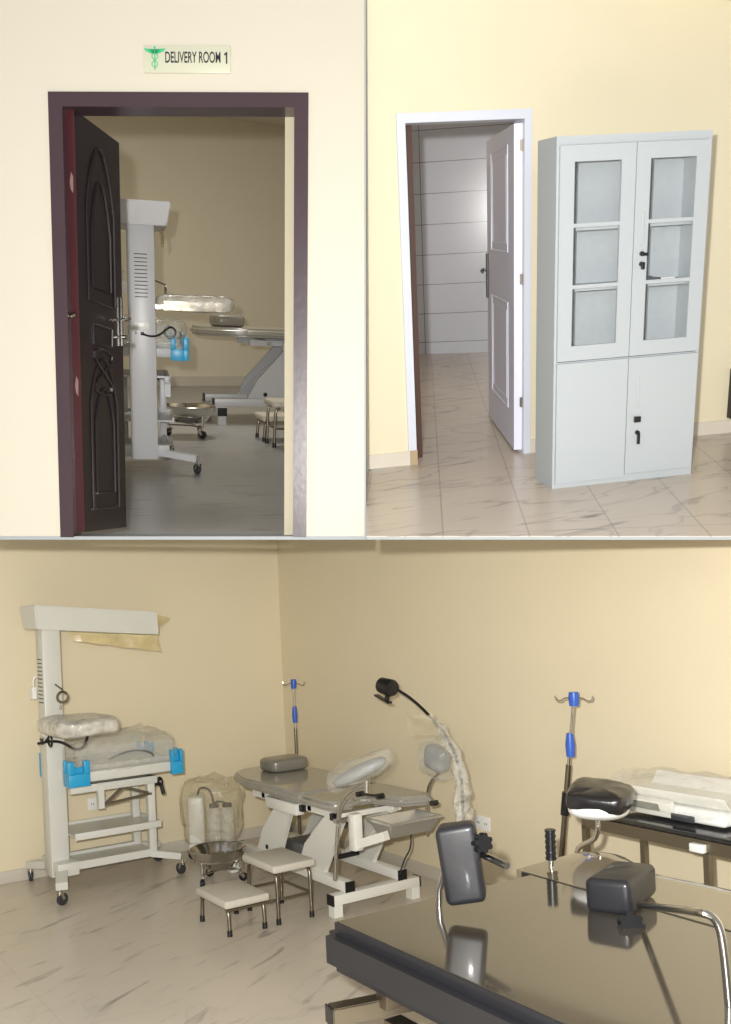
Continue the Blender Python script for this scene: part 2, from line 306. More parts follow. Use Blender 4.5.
    g=G(); g.blob((.40,0,.885),(.76,.62,.24),sq=5,amp=.04,fr=2.6,seg=64,rings=24,seed=4); g.build('cot_wrap',FILMC,t,label='crumpled clear plastic wrapped over the cot')
    g=G(); g.tube([(.28,-.26,.86),(.36,-.29,.895),(.46,-.27,.905),(.56,-.30,.88),(.58,-.29,.85)],.007,8,2); g.build('probe_cable',BLACK,t)
    # instrument tray wrapped in film, at the viewer side of the column
    g=G(); g.bar((0,-.05,1.09),(0,-.2,1.09),.04,.03); g.bb(-.09,.17,-.56,-.16,1.07,1.085,bev=.004)
    for (a,b,c,d) in ((-.09,.17,-.565,-.555),(-.09,.17,-.165,-.155),(-.095,-.085,-.56,-.16),(.165,.175,-.56,-.16)): g.bb(a,b,c,d,1.07,1.13)
    tr=g.build('instrument_tray',STEEL,t)
    g=G(); g.blob((.05,-.38,1.12),(.42,.56,.115),sq=4.5,amp=.009,fr=2,seg=40,rings=14,seed=9); g.build('tray_wrap',FILMW,tr,label='milky plastic wrapped round the tray')
    for o in t.children:
        if o.name.startswith(('cot_','corner_','probe_','instrument_')): o.location.z+=up
    # small fittings
    g=G(); g.bb(-.10,-.07,.10,.16,1.27,1.35); g.tube([(-.08,.13,1.34),(-.08,.13,1.42),(-.03,.12,1.42)],.006,8,1); g.build('cable_hook',WHP,t)
    g=G(); g.cyl((0,-.09,1.37),(.02,-.17,1.34),.006); 
    g.tube([(.02+.035*math.cos(a),-.17,1.29+.035*math.sin(a)) for a in [i*.4 for i in range(17)]],.008,8); g.cyl((.01,-.17,1.245),(.0,-.17,1.21),.006); g.build('gas_ring',DSTEEL,t)
    g=G(); g.tube([(-.08,0,1.0),(-.10,-.05,.985),(-.10,-.11,.99),(-.085,-.16,1.03),(-.08,-.2,1.06),(-.08,-.24,1.03),(-.08,-.22,.98),(-.08,-.17,.98),(-.08,-.15,1.03),(-.08,-.19,1.065)],.007,8,2)
    g.build('power_cord',BLACK,t)
    return t
w1=warmer(B,(1.97,6.71,0),0,'white infant warmer by the left wall, seen from its side, with blue brackets','' or IVORY)
# loose cord on the side of the column
g=G(); g.tube([(-.13,-.09,.995),(-.06,-.15,1.01),(.0,-.2,1.0),(.07,-.22,.945),(.12,-.24,.95),(.15,-.25,1.03)],.009,8,2); g.build('loose_cord',BLACK,w1)
# ------------------------------------------------------------------ suction unit in a bag
def suction():
    p=Vector((3.16,6.86,0))
    t=thing('suction_unit',B,p,-.5,'pale suction machine with jars under a clear plastic bag behind the basin','medical equipment',sc=.98)
    g=G(); g.bb(-.17,.17,-.12,.12,.07,.11,bev=.01); g.bb(-.17,-.05,-.11,.11,.11,.46,bev=.02,seg=3); g.build('housing',WHITE,t)
    for x in (.02,.12):
        g=G(); g.lathe([(0,.11),(.05,.11),(.055,.13),(.055,.33),(.03,.36),(.03,.38)],(x,-.02,0)); j=g.build('collection_jar',FILMW,t)
        g=G(); g.lathe([(0,.385),(.035,.385),(.035,.36),(.0,.36)],(x,-.02,0)); g.build('jar_lid',RUB,j)
    g=G(); g.tube([(-.1,0,.46),(-.08,-.02,.52),(0,-.02,.50),(.02,-.02,.39)],.008,8,2); g.tube([(.02,-.05,.39),(.06,-.08,.42),(.12,-.05,.39)],.008,8,2); g.build('hose',RUB,t)
    for x,y in ((-.15,-.1),(.15,-.1),(-.15,.1),(.15,.1)): caster(t,x,y,0,.028,.3,m=BLACK)
    g=G(); g.blob((0,0,.33),(.46,.34,.50),sq=3,amp=.05,fr=2.4,seg=48,rings=24,seed=2); g.build('dust_bag',FILM,t,label='crumpled clear plastic bag')
suction()
# ------------------------------------------------------------------ basin on wheels
def basin(room,p,label,sc=1):
    t=thing('basin_trolley',room,p,0,label,'basin',sc=sc)
    g=G(); g.lathe([(.19,.225),(.183,.23),(.175,.223),(.16,.175),(.115,.12),(.05,.105),(0,.105)]); g.lathe([(.19,.225),(.17,.17),(.12,.11),(.05,.095),(0,.095)]); g.build('basin',CHROME,t,label='round polished steel basin')
    g=G()
    ring=[(.165*math.cos(i*math.pi/12),.165*math.sin(i*math.pi/12),.16) for i in range(25)]
    g.tube(ring,.006,8,caps=False)
    for k in range(3):
        a=-.6+k*2*math.pi/3; c,s=math.cos(a),math.sin(a)
        g.tube([(.165*c,.165*s,.165),(.165*c,.165*s,.08)],.010,10); g.tube([(.165*c,.165*s,.085),(0,0,.078)],.006,8)
    g.build('stand',CHROME,t)
    for k in range(3):
        a=-.6+k*2*math.pi/3; caster(t,.165*math.cos(a)+.0,.165*math.sin(a),0,.028,a+.5,m=BLACK)
    return t
basin(B,(2.86,6.14,0),'polished steel basin on three castered legs, beside the bagged suction machine')
# ------------------------------------------------------------------ step stool
def stool(room,p,rz,label,sc=1):
    t=thing('step_stool',room,p,rz,label,'step stool',sc=sc)
    for nm,(x0,x1,y0,y1,z) in {'lower_step':(-.20,.20,-.33,-.05,.20),'upper_step':(-.20,.20,-.02,.26,.34)}.items():
        s=G().bb(x0,x1,y0,y1,z-.045,z,bev=.014,seg=3).build('step_top',STEP,t)
        for xs in (x0+.03,x1-.03):
            for ys in (y0+.03,y1-.03):
                g=G(); q=.02 if xs<0 else -.02
                g.tube([(xs-q*-1.5,ys,z-.05),(xs,ys,z-.065),(xs-q*.3,ys,z-.12),(xs-q*.5,ys,.02)],.011,10,1)
                l=g.build('leg',DSTEEL,t)
                G().cyl((xs-q*.5,ys,0),(xs-q*.5,ys,.035),.015,.014).build('rubber_foot',BLACK,l)
    g=G()
    for xs in (-.17,.17): g.cyl((xs,-.31,.14),(xs,.24,.14),.008)
    g.cyl((-.17,.24,.14),(.17,.24,.14),.008); g.build('brace',DSTEEL,t); return t
# ------------------------------------------------------------------ examination bed (head towards +y, local x across)
LRG=mat('leg_rest_grey',(150,152,152),.35)
def exam_bed(room,p,rz,label,M1,sc=1,h=.72,full=True):
    t=thing('examination_bed',room,p,rz,label,'bed',sc=sc); z=h
    def slab(outline,z0,z1,nm,m,bev=.02):
        g=G(); g.prism([(x,y,z0) for x,y in outline],(0,0,z1-z0)); bmesh.ops.recalc_face_normals(g.bm,faces=g.bm.faces)
        bmesh.ops.bevel(g.bm,geom=list(g.bm.edges),offset=bev,segments=3,affect='EDGES'); return g.build(nm,m,t)
    slab([(-.30,-.02),(.30,-.02),(.30,.72),(.25,1.02),(.14,1.14),(-.10,1.14),(-.22,1.04),(-.29,.78)],z-.065,z,'back_mattress',GREY)
    slab([(-.30,-.03),(-.30,-.34),(-.27,-.39),(-.14,-.40),(-.09,-.34),(.0,-.34),(.08,-.56),(.24,-.62),(.30,-.58),(.30,-.03)],z-.065,z-.006,'seat_mattress',GREY)
    g=G(); g.blob((.09,.86,z+.045),(.30,.24,.095),sq=5,rx=.0); g.build('head_pillow',mat('pillow_vinyl',(122,118,108),.35,coat=.3),t,label='small grey head pillow')
    g=G()
    for s in (-1,1): g.bb(s*.2-.02,s*.2+.02,-.36,.75,z-.125,z-.085)
    for y in (-.33,.0,.6): g.bb(-.22,.22,y-.02,y+.02,z-.12,z-.088)
    g.build('upper_frame',M1,t)
    g=G()
    for q in (-1,1): g.bb(q*.19-.03,q*.19+.03,-.38,1.02,.13,.19,bev=.004)
    for y in (-.36,.98): g.bb(-.31,.31,y-.035,y+.035,.07,.13,bev=.004)
    for y in (-.36,.98):
        for x in (-.28,.28): g.bb(x-.03,x+.03,y-.03,y+.03,0,.075)
    g.build('base_frame',M1,t)
    for q in (-1,1):
        G().bb(q*.19-.031,q*.19+.031,-.388,-.379,.129,.191).build('end_cap',BLACK,t); G().bb(q*.19-.031,q*.19+.031,1.019,1.028,.129,.191).build('end_cap',BLACK,t)
        for y in (-.36,.98): G().bb(q*.313-.004,q*.313+.004,y-.036,y+.036,.069,.131).build('end_cap',BLACK,t)
    # lift arms: shaped plates that rise towards the foot end
    for y0,y1 in ((.62,.30),(.06,-.30)):
        for q in (-1,1):
            x=q*.165; g=G()
            g.prism([(x,y0+.14,.19),(x,y0-.16,.19),(x,y1-.02,z-.16),(x,y1-.08,z-.10),(x,y1+.12,z-.10),(x,y0+.06,.33)],(q*.03,0,0))
            g.bar((x,y0+.12,.2),(x,y1-.02,z-.12),.045,.035); g.build('lift_arm',M1,t)
        G().cyl((-.2,y0,.22),(.2,y0,.22),.016).build('pivot_rod',BLACK,t)
    g=G(); g.bb(-.12,.12,.30,.52,.19,.28,bev=.01); g.cyl((0,.35,.25),(0,-.1,z-.2),.028); g.build('lift_motor',mat('motor_grey',(88,88,86),.5),t)
    G().bb(-.26,-.20,.10,.50,z-.16,z-.09,bev=.004).build('side_plate',M1,t)
    for y in (-.30,.06,.36):
        for q in (-1,1): G().bb(q*.225-.022,q*.225+.022,y-.02,y+.02,z-.13,z-.09).build('side_bracket',BLACK,t)
    if full:
        f=Frame(p,rz,sc); fx=lambda px,py,x:f(B.x(px,py,x))
        g=G(); g.tube([fx(335,880,3.0),fx(338,822,3.0),fx(340,806,3.0),fx(350,791,3.0),fx(367,785,3.0)],.012,12,2); g.cyl(fx(367,792,3.0),fx(367,780,3.0),.016); c=fx(338,821,3.0); g.bb(c.x-.02,c.x+.14,c.y-.02,c.y+.02,c.z-.01,c.z+.01)
        g.build('leg_rest_post',CHROME,t)
        c=fx(360,770,3.05); g=G(); g.blob(c,(.42,.20,.14),sq=2.6,amp=.022,fr=4,seg=36,rings=20,rz=-.75,ry=-.42,seed=12); lr=g.build('leg_rest',FILMC,t,label='leg rest wrapped in clear plastic')
        G().blob(c+Vector((0,0,-.01)),(.33,.13,.08),sq=2.4,rz=-.75,ry=-.42).build('leg_rest_shell',LRG,lr)
        g=G(); g.tube([fx(427,835,3.7),fx(427,797,3.7),fx(430,782,3.7),fx(442,770,3.7)],.011,12,2); g.build('leg_rest_post',CHROME,t)
        c=fx(437,758,3.7); g=G(); g.blob(c,(.15,.26,.24),sq=2.6,amp=.035,fr=4,seg=30,rings=16,rx=.3,seed=15); lr=g.build('leg_rest',FILMC,t,label='leg rest wrapped in clear plastic')
        G().blob(c,(.10,.18,.15),sq=4,rx=.2).build('leg_rest_shell',LRG,lr)
        rod=G().cyl(fx(362,794,3.2),fx(382,796,3.2),.007).build('clamp_rod',BLACK,t)
        for c in (fx(360,794,3.2),fx(380,796,3.2),fx(434,803,3.5)): G().cyl(c-Vector((.022,0,0)),c+Vector((.022,0,0)),.016).build('clamp_knob',BLACK,t)
        # drip tray
        zt=z-.09; Fc,Lc,Rc=f(B.z(398,827,zt)),f(B.z(369,817,zt)),f(B.z(435,813,zt)); print('tray',Fc,Lc,Rc)
        g=G(); x0,x1,y0,y1=min(Fc.x,Lc.x),Rc.x,(Fc.y+Rc.y)/2,Lc.y; mx_,my_=(x0+x1)/2,(y0+y1)/2
        ring=lambda d,zz:[g.bm.verts.new((x,y,zz)) for x,y in ((x0+d,y0+d),(x1-d,y0+d),(x1-d,y1-d),(x0+d,y1-d))]
        R_=[ring(0,zt-.012),ring(0,zt),ring(.02,zt),ring(.03,zt-.02),ring(.055,zt-.085)]; O_=[ring(.018,zt-.02),ring(.05,zt-.09)]
        for seq in (R_,[R_[0]]+O_):
            for a_,b_ in zip(seq,seq[1:]):
                for k in range(4): n=(k+1)%4; g.bm.faces.new((a_[k],a_[n],b_[n],b_[k]))
        g.bm.faces.new(R_[-1]); g.bm.faces.new(O_[-1]); g.build('drip_tray',STEELT,t,label='rectangular steel drip tray under the foot end')
        g=G(); g.tube([fx(411,834,3.5),fx(411,848,3.5),fx(404,860,3.5),fx(399,876,3.5)],.005,8,2); g.build('power_cord',RUB,t)
        a_=fx(355,817,3.1); g=G(); g.bb(a_.x-.03,a_.x+.03,a_.y-.03,a_.y+.03,a_.z-.19,a_.z+.02,bev=.006); g.bar((a_.x,a_.y,a_.z-.16),(a_.x+.06,a_.y-.22,a_.z-.08),.045,.05); g.build('tilt_link',M1,t)
    return t
exam_bed(B,(3.33,5.33,0),0,'grey padded examination bed on white lift frame in the corner of the lower room',WHITE,h=.675)
stool(B,(2.71,5.24,0),-math.pi/2,'two-step foot stool with ribbed cream treads, before the white-framed examination bed')
# ------------------------------------------------------------------ drip stands
def drip(room,p,label,h,lean=(0,0),base=True,grip=True,r=.011,a0=0,br=.2):
    t=thing('drip_stand',room,p,0,label,'drip stand'); L=lambda z:(lean[0]*z,lean[1]*z,z)
    G().cyl(L(.06),L(h*.72),r*1.35).build('pole',DSTEEL,t)
    G().cyl(L(h*.72),L(h-.02),r*.8).build('inner_pole',CHROME,t)
    G().lathe([(0,-.06),(r*2,-.06),(r*2.3,0),(r*1.6,.06),(0,.06)],L(h*.80),seg=14).build('height_clamp',BLUEC,t,label='blue clamp')
    G().lathe([(0,-.04),(r*2.2,-.04),(r*2.6,.0),(r*2.2,.03),(0,.03)],L(h-.02),seg=14).build('head_clamp',BLUEC,t,label='blue hook block')
    g=G()
    c=Vector(L(h-.02))
    for s in (-1,1):
        d=Vector((.42,-.9,0)).normalized()*s
        g.tube([c,c+d*.05,c+d*.065+Vector((0,0,-.015)),c+d*.095+Vector((0,0,-.015)),c+d*.10+Vector((0,0,.012))],.004,8,2)
    g.build('bag_hook',CHROME,t)
    if grip: G().cyl(L(h*.52),L(h*.61),r*2.1).build('hand_grip',BLACK,t)
    g=G()
    for k in range(5):
        a=a0+k*2*math.pi/5; g.bar((0,0,.10),((br-.01)*math.cos(a),(br-.01)*math.sin(a),.075),.03,.02)
    g.build('star_base',CHROME if base else WHP,t)
    for k in range(5):
        a=a0+k*2*math.pi/5; caster(t,br*math.cos(a),br*math.sin(a),0,.028,a,m=BLACK)
    return t
ip=B.x(289.5,683,3.71)
print('ip',ip)
drip(B,(ip.x,ip.y-.06,0),'slim chrome drip stand with small blue clamps, behind the bed in the corner',ip.z+.02,grip=False,r=.009,a0=.9)
ip=B.x(574,697,3.72)
drip(B,(3.70,3.84,0),'chrome drip stand with blue clamps and black grip, at the head of the black-topped trolley',1.31,lean=(-.0,-.16),a0=.3)
# ------------------------------------------------------------------ sockets
def socket(room,c,n,label,rot):
    g=G(); g.box(c,(.006,.14,.085) if rot else (.14,.006,.085),bev=.0025); o=g.build('wall_socket',WHP,room=room,label=label,cat='socket')
    g=G()
    for k in (-1,1):
        for j in (-.008,.008):
            q=Vector(c)+(Vector((-.0045,k*.035+j,.0)) if rot else Vector((k*.035+j,-.0045,0))); g.box(q,(.002,.004,.012) if rot else (.004,.002,.012))
    g.bm.verts.ensure_lookup_table(); s=g.build('socket_slots',RUB,None,room=room); s.parent=o; s.matrix_parent_inverse=o.matrix_world.inverted()
s1=B.x(483,823,XW); socket(B,(XW-.005,s1.y,s1.z),1,'white double socket low on the right wall beside the gooseneck lamp',True)
s2=B.y(97,803,YW); socket(B,(s2.x,YW-.005,s2.z),1,'white double socket on the left wall behind the infant warmer',False)
# ------------------------------------------------------------------ gooseneck lamp
def lamp():
    pts=[B.x(x,y,3.42) for x,y in ((398,690),(412,699),(430,716),(445,735),(457,757),(462,785),(463,812),(464,838))]
    b=Vector((3.42,pts[-1].y+.0,0)); t=thing('examination_lamp',B,b,0,'black gooseneck examination lamp with its stem wrapped in clear plastic','lamp'); f=Frame(b)
    q=[f(p) for p in pts]
    G().tube(q[:],.009,10,2).build('gooseneck',BLACK,t)
    G().cyl((0,0,.05),q[-1],.013).build('pole',CHROME,t)
    g=G()
    for k in range(5):
        a=k*2*math.pi/5+.2; g.bar((0,0,.085),(.2*math.cos(a),.2*math.sin(a),.075),.03,.018)
    g.build('star_base',CHROME,t)
    for k in range(5):
        a=k*2*math.pi/5+.2; caster(t,.21*math.cos(a),.21*math.sin(a),0,.028,a,m=BLACK)
    c=f(B.x(388,687,3.42)); d=(q[0]-c).normalized()
    g=G(); g.tube([c-d*.065,c-d*.062,c+d*.035,c+d*.05,c+d*.052],[.040,.048,.052,.045,.015],20)
    hd=g.build('lamp_head',BLACK,t)
    g=G(); e=f(B.x(387,700,3.42)); g.cyl(c,e,.02,.014); a_=f(B.x(376,695,3.42)); b_=f(B.x(390,703,3.42)); g.bar(a_,b_,.03,.01); g.build('lamp_grip',BLACK,hd)
    g=G(); n=len(q)
    w=[f(B.x(x,y,3.40)) for x,y in ((430,715),(447,738),(459,762),(463,790),(463,815),(463,838))]
    g.tube(w,[.018,.03,.048,.035,.04,.06],16,2,caps=False)
    for v in g.bm.verts: v.co+=noise.noise_vector(v.co*22)*.024+noise.noise_vector(v.co*55)*.010
    g.build('stem_wrap',FILMS,t,label='clear plastic wrapped round the stem')
    P=[f(B.x(x,y,3.39)) for x,y in ((407,712),(430,716),(447,735),(408,736))]
    G().sheet(*P,n=12,amp=.014,seed=8).build('wrap_flap',FILM,t,label='loose flap of clear plastic')
    return t
lamp()
# ------------------------------------------------------------------ trolley with baby scale
def trolley():
    x0,x1,y1,y0=3.42,3.84,3.34,2.62; b=Vector(((x0+x1)/2,(y0+y1)/2,0)); t=thing('instrument_trolley',B,b,0,'steel trolley with a shiny black top along the right wall','trolley'); f=Frame(b)
    T=.80
    g=G(); g.bb(x0,x1,y0-.3,y1,T-.02,T,bev=.004); g.build('trolley_top',mat('gloss_black',(28,28,30),.15,coat=.8),t,loc=b)
    g=G()
    for x in (x0+.01,x1-.01): g.bb(x-.012,x+.012,y0-.3,y1,T-.075,T-.022)
    for y in (y1-.01,y0-.3): g.bb(x0,x1,y-.012,y+.012,T-.075,T-.022)
    g.build('top_rail',DSTEEL,t,loc=b)
    for x in (x0+.012,x1-.012):
        for y in (y1-.012,y0+.03,y0-.28):
            l=G().bb(x-.014,x+.014,y-.014,y+.014,.06,T-.07).build('leg',DSTEEL,t,loc=b)
            G().bb(x-.018,x+.018,y-.018,y+.018,0,.06,bev=.003).build('leg_foot',BLACK,l,loc=b)
    G().bb(x0+.02,x1-.02,y0-.02,y1-.02,.25,.265).build('lower_shelf',STEEL,t,loc=b)
    g=G(); q=B.z(715,843,T-.09); g.box((x0-.01,2.68,T-.055),(.03,.07,.035),bev=.004); g.build('corner_bracket',WHP,t,loc=b,label='white corner bracket')
    return T
T=trolley()
def scale():
    b=Vector((3.66,2.89,T+.002)); t=thing('baby_scale',B,b,0,'white baby scale wrapped in clear plastic on the black trolley top','scale'); 
    g=G(); g.bb(-.15,.15,-.27,.34,.012,.075,bev=.02,seg=3); g.build('scale_body',WHP,t)
    g=G()
    n=12
    for i in range(n):
        y=-.36+.72*i/n; 
    prof=[(-.16,.125),(-.13,.085),(-.06,.07),(.06,.07),(.13,.085),(.17,.14)]
    o=[(x,-.28,z) for x,z in prof]+[(x,-.28,z+.012) for x,z in prof[::-1]]
    g.prism(o,(0,.62,0)); g.build('weighing_tray',WHITE,t)
    g=G(); g.box((-.158,.13,.058),(.035,.30,.075),bev=.008,ry=-.35); p=g.build('display_panel',WHITE,t)
    G().box((-.178,.13,.063),(.006,.17,.035),ry=-.35).build('display_screen',DISP,p,label='grey display window')
    g=G(); g.box((-.178,-.08,.035),(.01,.12,.03),bev=.004); g.build('grip_recess',RUB,t)
    g=G(); g.blob((0,.04,.105),(.38,.68,.15),sq=5,amp=.022,fr=3,seg=56,rings=18,seed=21); g.build('scale_wrap',FILMT,t,label='clear plastic wrap')
scale()
q=B.x(724,824,3.42)
g=G(); g.blob((0,0,0),(.10,.16,.09),sq=3.5); o=g.build('padded_rest',DARKV,room=B,label='black padded rest at the near end of the black trolley top',cat='medical pad',loc=(0,0,0)); o.matrix_world=B.M@Matrix.Translation(Vector((3.49,q.y-.13,T+.046)))
G().cyl((-.06,.06,.0),(-.06,-.08,-.02),.012).build('pad_handle',WHP,o)
# ------------------------------------------------------------------ foreground delivery bed
def delivery():
    b=Vector((2.1,1.9,0)); t=thing('delivery_bed',B,b,0,'large dark vinyl delivery bed in front, glossy top, with padded supports and chrome tubes','bed'); f=Frame(b)
    Z=.80
    def slab(P,z0,z1,nm,m,bev,lab=None):
        g=G(); g.prism([(x,y,z0) for x,y in P],(0,0,z1-z0)); bmesh.ops.recalc_face_normals(g.bm,faces=g.bm.faces)
        bmesh.ops.bevel(g.bm,geom=list(g.bm.edges),offset=bev,segments=4,affect='EDGES'); return g.build(nm,m,t,loc=b,label=lab)
    P=[(1.63,2.76),(2.50,2.74),(2.50,.75),(1.63,.75)]
    slab(P,Z-.16,Z-.004,'foot_mattress',DARKV,.035)
    slab([(1.668,2.722),(2.494,2.702),(2.494,.79),(1.668,.79)],Z-.02,Z-.001,'mattress_top',BED2,.003,'glossy top with the wall reflection painted in brown')
    # seat section with a dipping far edge
    g=G(); n=26; rows=[]
    for i in range(n+1):
        y=2.80-i*(2.05/n); u=(2.80-y)/.8
        xe=2.93-.10*math.exp(-((y-2.45)/.14)**2)*.4; lift=.035*math.exp(-((y-2.66)/.13)**2)
        row=[]
        for j in range(11):
            v=j/10; x=2.515+(xe-2.515)*v; 
            z=Z-.004+lift*v+ (-.03*max(0,v-.85)/.15)
            row.append(g.bm.verts.new((x,y,z)))
        rows.append(row)
    for a,c in zip(rows,rows[1:]):
        for j in range(10): g.bm.faces.new((a[j],c[j],c[j+1],a[j+1]))
    r=bmesh.ops.extrude_face_region(g.bm,geom=list(g.bm.faces)); bmesh.ops.translate(g.bm,vec=(0,0,-.11),verts=[v for v in r['geom'] if isinstance(v,bmesh.types.BMVert)])
    g.build('seat_mattress',BED3,t,loc=b)
    g=G(); g.bb(2.503,2.513,.75,2.76,Z-.13,Z-.004); g.build('section_seam',BLACK,t,loc=b)
    # under frame
    g=G()
    g.bb(1.70,2.85,2.50,2.56,Z-.23,Z-.17,bev=.004); g.bb(2.02,2.08,.8,2.5,Z-.20,Z-.14,bev=.004); g.bb(2.7,2.76,.8,2.5,Z-.23,Z-.12,bev=.004)
    g.bb(1.62,1.68,.9,2.4,Z-.26,Z-.20); 
    g.bar((1.56,2.60,Z-.235),(2.10,2.48,Z-.235),.06,.055,bev=.004)
    g.build('under_frame',DSTEEL,t,loc=b)
    G().box((1.557,2.601,Z-.235),(.006,.058,.053),rz=-.22).build('end_cap',BLACK,t,loc=b)
    g=G(); g.cyl((1.86,2.49,Z-.175),(1.86,2.42,Z-.175),.022,seg=6); g.cyl((1.86,2.42,Z-.175),(1.86,2.36,Z-.175),.012); g.build('bolt',CHROME,t,loc=b)
    g=G(); g.bb(1.78,2.6,1.2,2.25,.0,.42,bev=.03,seg=3); g.bb(1.95,2.45,1.4,2.1,.40,Z-.16,bev=.02); g.build('base_cover',WHITE,t,loc=b,label='white moulded base cover')
    # left upright pad with rod and knob
    def padbox(c,sz,rz,rx,ry,nm,lab,lean=0):
        g=G(); g.box((0,0,0),sz,bev=.022,seg=4)
        for v in g.bm.verts: v.co+=noise.noise_vector(v.co*12+Vector(c))*.006
        bmesh.ops.transform(g.bm,matrix=Matrix.Translation(Vector(c))@Matrix.Rotation(lean,4,Vector((.56,.83,0)))@Matrix.Rotation(rz,4,'Z')@Matrix.Rotation(ry,4,'Y')@Matrix.Rotation(rx,4,'X'),verts=g.bm.verts)
        return g.build(nm,DARKV,t,loc=b,label=lab)
    c=B.at(461,862,(0,1,0),2.50); 
    padbox((c.x,c.y,c.z),(.13,.10,.25),-.75,.0,-.06,'shoulder_pad','upright padded support in black vinyl',lean=-.07)
    k=B.y(482,843,2.42); r0=B.y(474,851,2.50); r1=B.y(507,866,2.30)
    G().cyl(r0,r1,.011).build('pad_rod',CHROME,t,loc=b)
    def knob(c,ax,nm='star_knob',r=.03):
        g=G(); ax=Vector(ax).normalized(); u=ax.orthogonal().normalized(); v=ax.cross(u)
        g.cyl(Vector(c)-ax*.016,Vector(c)+ax*.016,r*.82,seg=16)
        for i in range(7):
            a=i*2*math.pi/7; q=Vector(c)+(u*math.cos(a)+v*math.sin(a))*r*.8; g.cyl(q-ax*.014,q+ax*.014,r*.3,seg=10)
        g.cyl(Vector(c)-ax*.05,Vector(c),r*.4); return g.build(nm,BLACK,t,loc=b)
    knob(k,(-.15,-.95,.15)); 
    g=G(); a_=B.y(446,866,2.60); a2=B.y(439,890,2.63); g.tube([a_,a2,(a2.x-.005,a2.y,Z-.06)],.012,12); g.build('pad_post',CHROME,t,loc=b)
    # middle pad on bent chrome tube
    c=B.x(626,886,2.50); padbox((c.x-.02,c.y-.0,c.z+.0),(.27,.15,.11),.40,.0,.0,'knee_pad','padded support in black vinyl on bent chrome tube')
    kk=B.x(631,927,2.32); knob((kk.x,kk.y,kk.z),(-.4,-.65,.6),r=.04)
    E=B.z(729,1006,Z); S=B.x(640,905,2.42)
    def onv(px,py): return B.at(px,py,(0.5586,0.8294,0),0.5586*E.x+0.8294*E.y)
    tp=[S,S.lerp(onv(700,912),.5),onv(700,912),onv(714,917),onv(721,930),onv(725,962),E]
    G().tube(tp,.0105,12,2).build('bent_tube',CHROME,t,loc=b)
    G().tube([B.x(596,893,2.52),B.x(560,884,2.52),B.x(531,878,2.52)],.008,10).build('support_rod',DSTEEL,t,loc=b)
    # hand grip
    g0=B.x(550,830,2.62); g1=B.x(551,858,2.62); g2=B.x(551,878,2.62)
    g=G(); g.cyl(g0,g1,.018); 
    for i in range(6): g.cyl(g0.lerp(g1,i/5-.02),g0.lerp(g1,i/5+.05),.0205)
    g.build('hand_grip',BLACK,t,loc=b,label='black ribbed hand grip'); G().cyl(g1,g2,.010).build('grip_post',CHROME,t,loc=b)
    # far leg rest: white shell, black pad
    c=B.x(600,801,2.95)
    g=G(); g.blob(c+Vector((0,0,.02)),(.25,.24,.075),sq=5,amp=.008,fr=4,rz=.5,ry=-.12,rx=.1); pd=g.build('leg_rest_pad',mat('black_leather',(34,32,33),.3,coat=.3,bump=.4,bscale=14),t,loc=b,label='black leather pad of the far leg rest')
    g=G(); g.blob(c+Vector((-.01,0,-.03)),(.235,.235,.085),sq=2.3,rz=.5,ry=.1); g.build('leg_rest_shell',WHP,pd,loc=b,label='white shell under the pad')
    u=[B.x(x,y,2.95) for x,y in ((598,816),(598,832),(594,840),(582,845),(577,850),(577,862))]
    G().tube(u,.011,12,1).build('leg_rest_post',CHROME,t,loc=b)
BED2=BEDTOP
BED3=mat('glossy_vinyl_seat',(118,107,86),.12,coat=1,spec=.8,bump=.03,bscale=5,var=.05)
delivery()
# ------------------------------------------------------------------ ROOM UL : corridor wall and the room behind it
YD=4.35
at=lambda x,y:WD.y(x,y,YD)
# wall sheet with door opening
fl=(at(50,93).x+at(60,535).x)/2; fr=(at(307,93).x+at(308,535).x)/2; ft=at(180,93).z
xl=at(-30,300).x-.1; bot=lambda x:None
def ub(x): # lower cut edge of this wall follows the straight cut of the cross section
    a=at(0,537); c=at(364,537); return a.z+(c.z-a.z)*(x-a.x)/(c.x-a.x)
xr0,xr1=at(364.5,0).x,at(364.5,537).x
TH=.16
def poly(P,nm,m,thk=TH,y=None):
    g=G(); g.prism([(x,(YD if y is None else y),z) for x,z in P],(0,thk,0)); return g
g=poly([(xl,ub(xl)),(fl+.01,ub(fl+.01)),(fl+.01,ft-.01),(fr-.01,ft-.01),(fr-.01,ub(fr-.01)),(xr1,ub(xr1)),(xr0+(xr0-xr1)*.08,2.62),(xl,2.62)],'w',PUL)
g.build('wall_front',PUL,room=WD,kind='structure')
# door 1
d1=bpy.data.objects.new('door_1',None); C.objects.link(d1); d1.matrix_world=WD.M; d1['kind']='structure'
fw=.058
g=G(); zb=ub(fl)
g.bb(fl,fl+fw,YD-.012,YD+.10,ub(fl),ft); g.bb(fr-fw,fr,YD-.012,YD+.10,ub(fr),ft); g.bb(fl+fw,fr-fw,YD-.012,YD+.10,ft-fw,ft)
g.build('door_frame',WFR,d1)
g=G(); g.bb(fr-fw-.05,fr-fw,YD+.102,YD+.17,ub(fr),ft-fw-.0); g.build('jamb_reveal',JAMB,d1,label='cream plaster reveal inside the frame')
